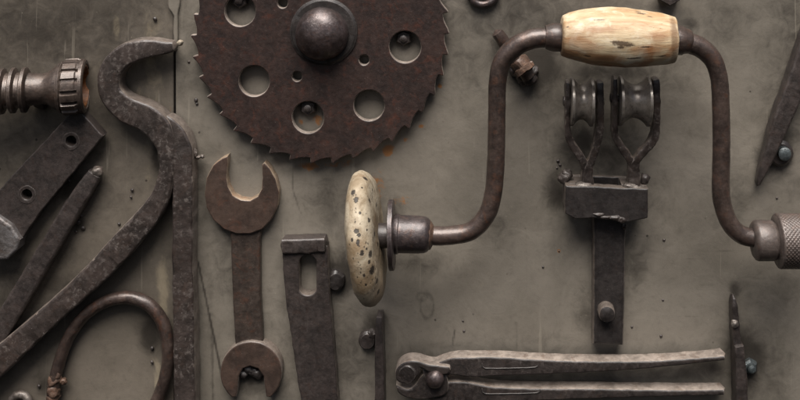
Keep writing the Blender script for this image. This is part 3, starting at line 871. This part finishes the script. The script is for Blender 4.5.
# bolt behind the brace's upper bend
rb = thing('rusty_bolt', 520, 66, 'short rusty bolt with a lumpy nut, behind the upper left bend of the brace', 'bolt')
link('shank', *sweep([(495.5, 30, 17, 6), (501, 38, 16, 6.4), (512, 54, 13, 6.6), (530, 80, 9, 6.6)], lambda r: circ(r, 16), 2.5, (4, 3), 0.7, 150, 4), M_CRANK, rb)
link('nut', *lathe([(-8, 6), (-7, 9), (-3, 9.6), (2, 8.8), (3, 10.5), (8, 10.5), (9, 8), (9.2, 0)], 521.5, 65, 11, (0.55, -0.8, 0.25), 22, 1.8, 220), M_RUST, rb)
g = Geo()
for k, (x, y, r) in enumerate(((529, 77, 7), (523, 79, 6), (533, 71, 5.5), (516, 70, 6), (526, 72, 7))):
    g.add(blob(x, y, 4, r, (1, 1, 1), 0.6, k * 1.9 + 3))
link('weld_bead', g.v, g.f, M_DARK, rb)

# ------------------------------------------------------------------ twin pulley bracket
pb = thing('pulley_bracket', 607, 200, 'dark steel bracket carrying two grooved rollers in forks, under the wooden grip', 'pulley bracket')


def roller(x, y, h, half, R, waist, seed):
    p = [(-half, 0), (-half, R - 1.5), (-half + 0.8, R), (-half + 3.0, R), (-half + 4, R - 1)]
    for k in range(1, 16):
        a = -half + 4 + (2 * half - 8) * k / 16
        s = math.sin(math.pi * k / 16)
        p.append((a, R - 1 - (R - 1 - waist) * s ** 0.8))
    p += [(half - 4, R - 1), (half - 3.0, R), (half - 0.8, R), (half, R - 1.5), (half, 0)]
    link('roller', *lathe(p, x, y, h, (1, -0.03, 0), 96, 0.04, 100, seed), M_ROLLER, pb)


roller(581.5, 102, 33, 11.6, 23.5, 17, 1)
roller(634, 101, 33, 15.8, 24.5, 16.5, 2)


def yoke(xl, xr, xs, ytop, ybend, yjoin, ybase, seed, wl, wr_):
    sect = lambda w, t: rrect(w, t, 1.6)
    g = Geo()
    g.add(sweep([(xl, ytop, 33, wl, 16), (xl - .5, ytop + 22, 33, wl + .6, 18), (xl - 0.5, ybend - 18, 32, wl + .8, 16), (xl + 1.5, ybend, 30, 7, 13), (xs - 6, yjoin - 7, 28, 7.5, 11), (xs - 1, yjoin + 4, 26, 9, 11), (xs - 1.0, ybase, 24, 10, 12)], sect, 2, (3, 0), 0.8, 180, seed))
    g.add(sweep([(xr, ytop, 33, wr_, 16), (xr + .5, ytop + 22, 33, wr_ + .6, 18), (xr + 0.5, ybend - 18, 32, wr_ + .6, 16), (xr - 1.5, ybend, 30.4, 7.4, 13), (xs + 6, yjoin - 7, 28.4, 7.5, 11), (xs + 1.5, yjoin + 4, 26.3, 9, 11), (xs + 1.0, ybase, 24.3, 10, 12)], sect, 2, (3, 0), 0.8, 180, seed + 5))
    y = link('yoke', g.v, g.f, M_FORGED, pb, edge=M_EDGE_DULL)
    yc = ytop + 22
    p = Geo().add(lathe([(-4.6, 3.6), (-4, 4.8), (-2.5, 4.8), (-2, 4), (xr - xl + 2, 4), (xr - xl + 2.5, 4.8), (xr - xl + 4.4, 4.8), (xr - xl + 5, 3.6)], xl, yc, 33, (1, -0.02, 0), 20, 0.4, 200))
    link('axle_pin', p.v, p.f, M_DARK, y)


yoke(567.5, 599, 586.5, 79, 138, 164, 187, 3, 4.2, 6.4)
yoke(614.5, 654.8, 633, 76, 138, 162, 187, 11, 4.4, 6.6)
def behind(x, y, h, h0=35):       # where a point level with (x, y, h0) is seen when it stands h off the sheet
    k = (D - h0) / (D - h)
    return CX + (x - CX) * k, CY + (y - CY) * k


ol = rough_outline([(565.5, 186), (590, 186.5), (648, 189), (648, 218), (636, 221), (628, 222.5), (592, 218.5), (575, 219.5), (565, 214)], 3, 0.6, 8)
bb = Geo().add(slab([ol], 25, 35, 1.4))
for quad in (((565.5, 186), (594, 186.6), (594, 217), (565.5, 213)), ((623, 187.8), (648, 189), (648, 217), (623, 219))):
    bb.add(slab([rough_outline([behind(x, y, 26) for x, y in quad], 3, 0.3, 5)], 2, 26, 0.8))
bb.add(slab([rough_outline([behind(x, y, 5) for x, y in ((565.5, 185.5), (648, 188.5), (648, 215), (565.5, 212))], 3, 0.4, 9)], -1, 5, 0.8))
link('base_block', bb.v, bb.f, M_BLACK, pb, edge=M_EDGE_DULL)
g = Geo()
for k, (x, y, r, sq) in enumerate(((584, 186, 6.5, (1.5, .7, 1)), (577, 186.5, 4, (1.3, .6, 1)), (592, 187, 4, (1.1, .6, 1)), (633, 187, 6.5, (1.5, .8, 1)), (641, 188, 4, (1.2, .6, 1)), (626, 187, 4, (1, .6, 1)))):
    g.add(blob(x, y, 28, r, sq, 0.45, k * 2.1))
link('weld_bead', g.v, g.f, M_WELD, pb)
g = Geo().add(blob(563.5, 178, 18, 6, (1, 1, 1.2), 0.4, 2)).add(blob(567, 174, 18, 5, (1, 1, 1.2), 0.4, 5))
link('weld_bead', g.v, g.f, M_FORGED, pb)
link('weld_bead', *blob(645, 179, 20, 4.5, (1, 1.3, 1.2), 0.4, 8), M_DARK, pb)
ol = rough_outline([(593, 212), (626.5, 216), (625.5, 250), (625, 300), (623.5, 346), (593, 345), (593.5, 300), (593.5, 250)], 4, 0.5, 3)
link('stem_bar', *slab([ol], -1, 18, 3.4, 1), M_BLACK, pb, edge=M_EDGE_DULL, edge_t=0.8)
link('rivet', *lathe([(-1, 8.4), (10, 8.2), (12, 7.4), (13, 5), (13.3, 0)], 605.5, 309, 17.5, (0, 0, 1), 28, 0.6, 200), M_BLACK, pb, edge=M_EDGE_DULL)
g = Geo()
for k, (x, y, r, sq) in enumerate(((599, 214, 4.5, (1.4, .5, .8)), (607, 217, 4.5, (1.5, .5, .8)), (615, 217, 5, (1.4, .6, .8)), (621, 219, 4.5, (1.1, .8, .8)), (624, 225, 3.2, (.7, 1.4, 1)))):
    g.add(blob(x, y, 33 if k < 4 else 19, r, sq, 0.45, k * 1.1 + 7))
link('weld_bead', g.v, g.f, M_FORGED, pb)

# ------------------------------------------------------------------ pincers
pl = thing('pincers', 470, 375, 'worn grey end cutting pincers lying level at the bottom with a domed rivet', 'pincers')
hsec = lambda w, t: rrect(w, t, 1.7)
up = Geo()
up.add(sweep([(424, 371, 17, 12, 16), (436, 367, 16, 13, 15.5), (452, 363, 16, 16.5, 15.5), (470, 363.5, 16, 19.5, 15.5), (500, 363, 16, 18.5, 15.5), (540, 363.5, 16, 14.5, 15.5), (580, 363.2, 16, 11.5, 16), (620, 362.2, 16, 9, 16), (660, 360, 16, 6.5, 16), (700, 356.5, 15, 5, 16), (725, 353.5, 14, 4.2, 18)],
             hsec, 3, (0, 3.5), 0.35, 140, 3))
jaw_u = rough_outline([(396.5, 381), (395, 374), (397.5, 367.5), (403, 363), (411, 361), (419, 361.8), (428, 364.5), (440, 366), (450, 368), (447, 375), (432, 374), (424, 370), (420.2, 368.5), (420, 373), (416, 378), (409, 382), (403, 384)], 2.0, 0.25, 3, smooth=True)
up.add(slab([jaw_u], 11, 29, 2.0, 4))
link('upper_arm', up.v, up.f, M_PLIER, pl, edge=M_EDGE)
link('jaw_face', *lathe([(-4, 9.4), (2, 9.4), (3.2, 8.4), (3.4, 0)], 407.5, 373, 27, (-0.12, -0.1, 1), 32, 0.5, 160), M_PLIER, pl)
lo = Geo()
lo.add(sweep([(430, 386, 13, 20, 15), (446, 388, 13, 20, 15), (465, 388.5, 13, 20, 15), (490, 390.8, 13, 16, 15.5), (520, 391, 13, 13, 15.5), (560, 390.5, 13, 11, 15.5), (600, 389.8, 13, 9.5, 15.5), (640, 389.6, 13, 7.5, 15.5), (690, 389.2, 13, 6, 15.5), (725, 388.5, 12, 5, 15)],
             hsec, 3, (0, 3.5), 0.35, 140, 9))
jaw_l = rough_outline([(396, 385), (401, 387.5), (409, 389.5), (415, 385.5), (421, 377), (430, 370), (442, 372), (448, 382), (446, 394), (436, 398), (420, 400.5), (406, 398), (398, 393)], 2.0, 0.25, 3, smooth=True)
lo.add(slab([jaw_l], 8, 24, 2.0, 4))
link('lower_arm', lo.v, lo.f, M_PLIER, pl, edge=M_EDGE)
link('rivet', *lathe([(-6, 9), (1, 9.2), (4, 8.2), (6.5, 5.8), (8, 2.8), (8.3, 0)], 435, 378.5, 27, (0, 0, 1), 32, 0.5, 150), M_DOME, pl)
for (ya, xe) in ((365.5, 538), (391, 540)):
    h_ = 23.6 if ya < 380 else 20.6
    link('grip_panel', *sweep([(482, ya - 2.5, h_, 1.1, 1.6), (482.5, ya + 1.2, h_, 1.2, 1.6), (485, ya + 2.6, h_, 1.2, 1.6), (510, ya + 2.6, h_, 1.2, 1.6), (xe - 3, ya + 1.6, h_, 1.2, 1.6), (xe, ya - 1.5, h_, 1.1, 1.6)], lambda w, t: rrect(w, t, .5), 2, (0, 0), 0.2), M_BLACK, pl)

# ------------------------------------------------------------------ chisel at the lower right
cz = thing('thin_chisel', 737, 350, 'thin upright chisel with a stepped shank, at the ends of the pincers', 'chisel')
link('shank', *sweep([(732.5, 294, 8, 3, 10), (733.3, 305, 8, 6, 14), (734.5, 325, 8, 7.6, 15), (736, 345, 8, 8, 15)], lambda w, t: rrect(w, t, 1.6), 2.5, (2, 0), 0.7, 200, 2), M_DARK, cz)
link('blade', *sweep([(737, 340, 10, 8.5, 18), (738, 355, 10, 10, 20), (739.2, 380, 10, 11.5, 20), (740.5, 430, 10, 12.5, 20)], lambda w, t: rrect(w, t, 1.4), 2.5, (0.8, 0), 0.5, 150, 5), M_DARK, cz)
link('weld_bead', *blob(734.5, 323.5, 15, 3.6, (1, 1.1, 1), 0.4, 3), M_WELD, cz)
g = Geo().add(lathe([(-2, 8), (4, 8), (6.5, 6), (7, 0)], 749, 365, 0, (0, 0, 1), 6, 0.5)).add(lathe([(6, 4), (11, 4), (12, 2.5), (12.2, 0)], 749, 364, 0, (0, 0, 1), 16, 0.4))
link('bolt', g.v, g.f, M_BLUE, cz)

# ------------------------------------------------------------------ lever at the upper right
lv = thing('iron_lever', 785, 110, 'slanting dark iron lever tapering to a point above the knurled chuck', 'lever')
link('lever', *sweep([(756.5, 186, 8, 3.5, 8), (761, 172, 9, 8, 12), (770, 148, 10, 13, 15), (780.5, 118, 10, 18, 16), (796.5, 78, 10, 21, 17), (814, 30, 10, 24, 17), (838, -40, 10, 26, 17)], sec, 3, (3, 0), 0.6, 120, 4), M_DARK, lv)
g = Geo().add(lathe([(-2, 13), (5, 13), (8, 10), (8.5, 0)], 779, 152, 0, (0, 0, 1), 24, 0.8))
bo = link('bolt', g.v, g.f, M_DARK, lv)
g = Geo().add(lathe([(6, 6.5), (13, 6.5), (14.5, 4.5), (14.8, 0)], 781, 150, 0, (0, 0, 1), 20, 0.6))
link('bolt_end', g.v, g.f, M_BLUE, bo)

# ------------------------------------------------------------------ things cut by the top edge
tr = thing('steel_ring', 483, -5, 'small bright steel ring just showing at the top edge right of the saw', 'ring')
link('ring', *sweep([(483 + 14 * math.cos(t), -8 + 12.5 * math.sin(t), 5, 3.6) for t in [2 * math.pi * k / 16 for k in range(16)]], lambda r: circ(r, 14), 2, (0, 0), 0.3, 160, 3, True), M_FERRULE, tr)
link('hub', *lathe([(-2, 7), (4, 7), (5, 5), (5, 0)], 482, -9, 0, (0, 0, 1), 20, 0.4), M_DARK, tr)
tn = thing('hex_nut', 668, -6, 'edge of a dark hex nut above the right end of the wooden grip', 'nut')
link('nut', *lathe([(-2, 12), (12, 12.5), (14, 11), (14, 6), (4, 6)], 667.5, -8, 0, (0, 0, 1), 6, 0.5), M_DARK, tn)

# ------------------------------------------------------------------ light, sky, camera
EL, AZ = math.radians(66), math.radians(4)      # high, a little left of the camera
sun = bpy.data.lights.new('sun', 'SUN')
sun.energy = 5.0
sun.angle = math.radians(46)
sun.color = (1.0, 0.965, 0.92)
so = bpy.data.objects.new('sun', sun)
d = Vector((-math.sin(AZ) * math.cos(EL), -math.cos(AZ) * math.cos(EL), math.sin(EL)))
so.rotation_euler = d.to_track_quat('Z', 'Y').to_euler()
so.location = (0, -1, 2)
COL.objects.link(so)
w = bpy.data.worlds.new('World')
scene.world = w
w.use_nodes = True
nt = w.node_tree
nt.nodes.clear()
out = nt.nodes.new('ShaderNodeOutputWorld')
bg = nt.nodes.new('ShaderNodeBackground')
sky = nt.nodes.new('ShaderNodeTexSky')
sky.sky_type = 'NISHITA'
sky.sun_disc = False
sky.sun_elevation = EL
sky.sun_rotation = math.atan2(d.x, d.y)
sky.air_density = 1.0
sky.dust_density = 6.0
sky.ozone_density = 1.0
bg.inputs['Strength'].default_value = 0.05
nt.links.new(sky.outputs[0], bg.inputs[0])
nt.links.new(bg.outputs[0], out.inputs[0])

cam = bpy.data.cameras.new('camera')
cam.sensor_width = 36
cam.lens = 36 * D / 800
cam.shift_x = (400 - CX) / 800
cam.shift_y = -(200 - CY) / 800
cam.clip_start = 0.01
cam.clip_end = 50
co = bpy.data.objects.new('camera', cam)
co.location = ((CX - 400) * S, -D * S, (200 - CY) * S)
co.rotation_euler = (math.radians(90), 0, 0)
COL.objects.link(co)
scene.camera = co

scene.render.engine = 'CYCLES'
scene.view_settings.view_transform = 'Standard'
scene.view_settings.look = 'None'
scene.view_settings.exposure = 0.58
scene.view_settings.gamma = 1.0
scene.cycles.use_denoising = True
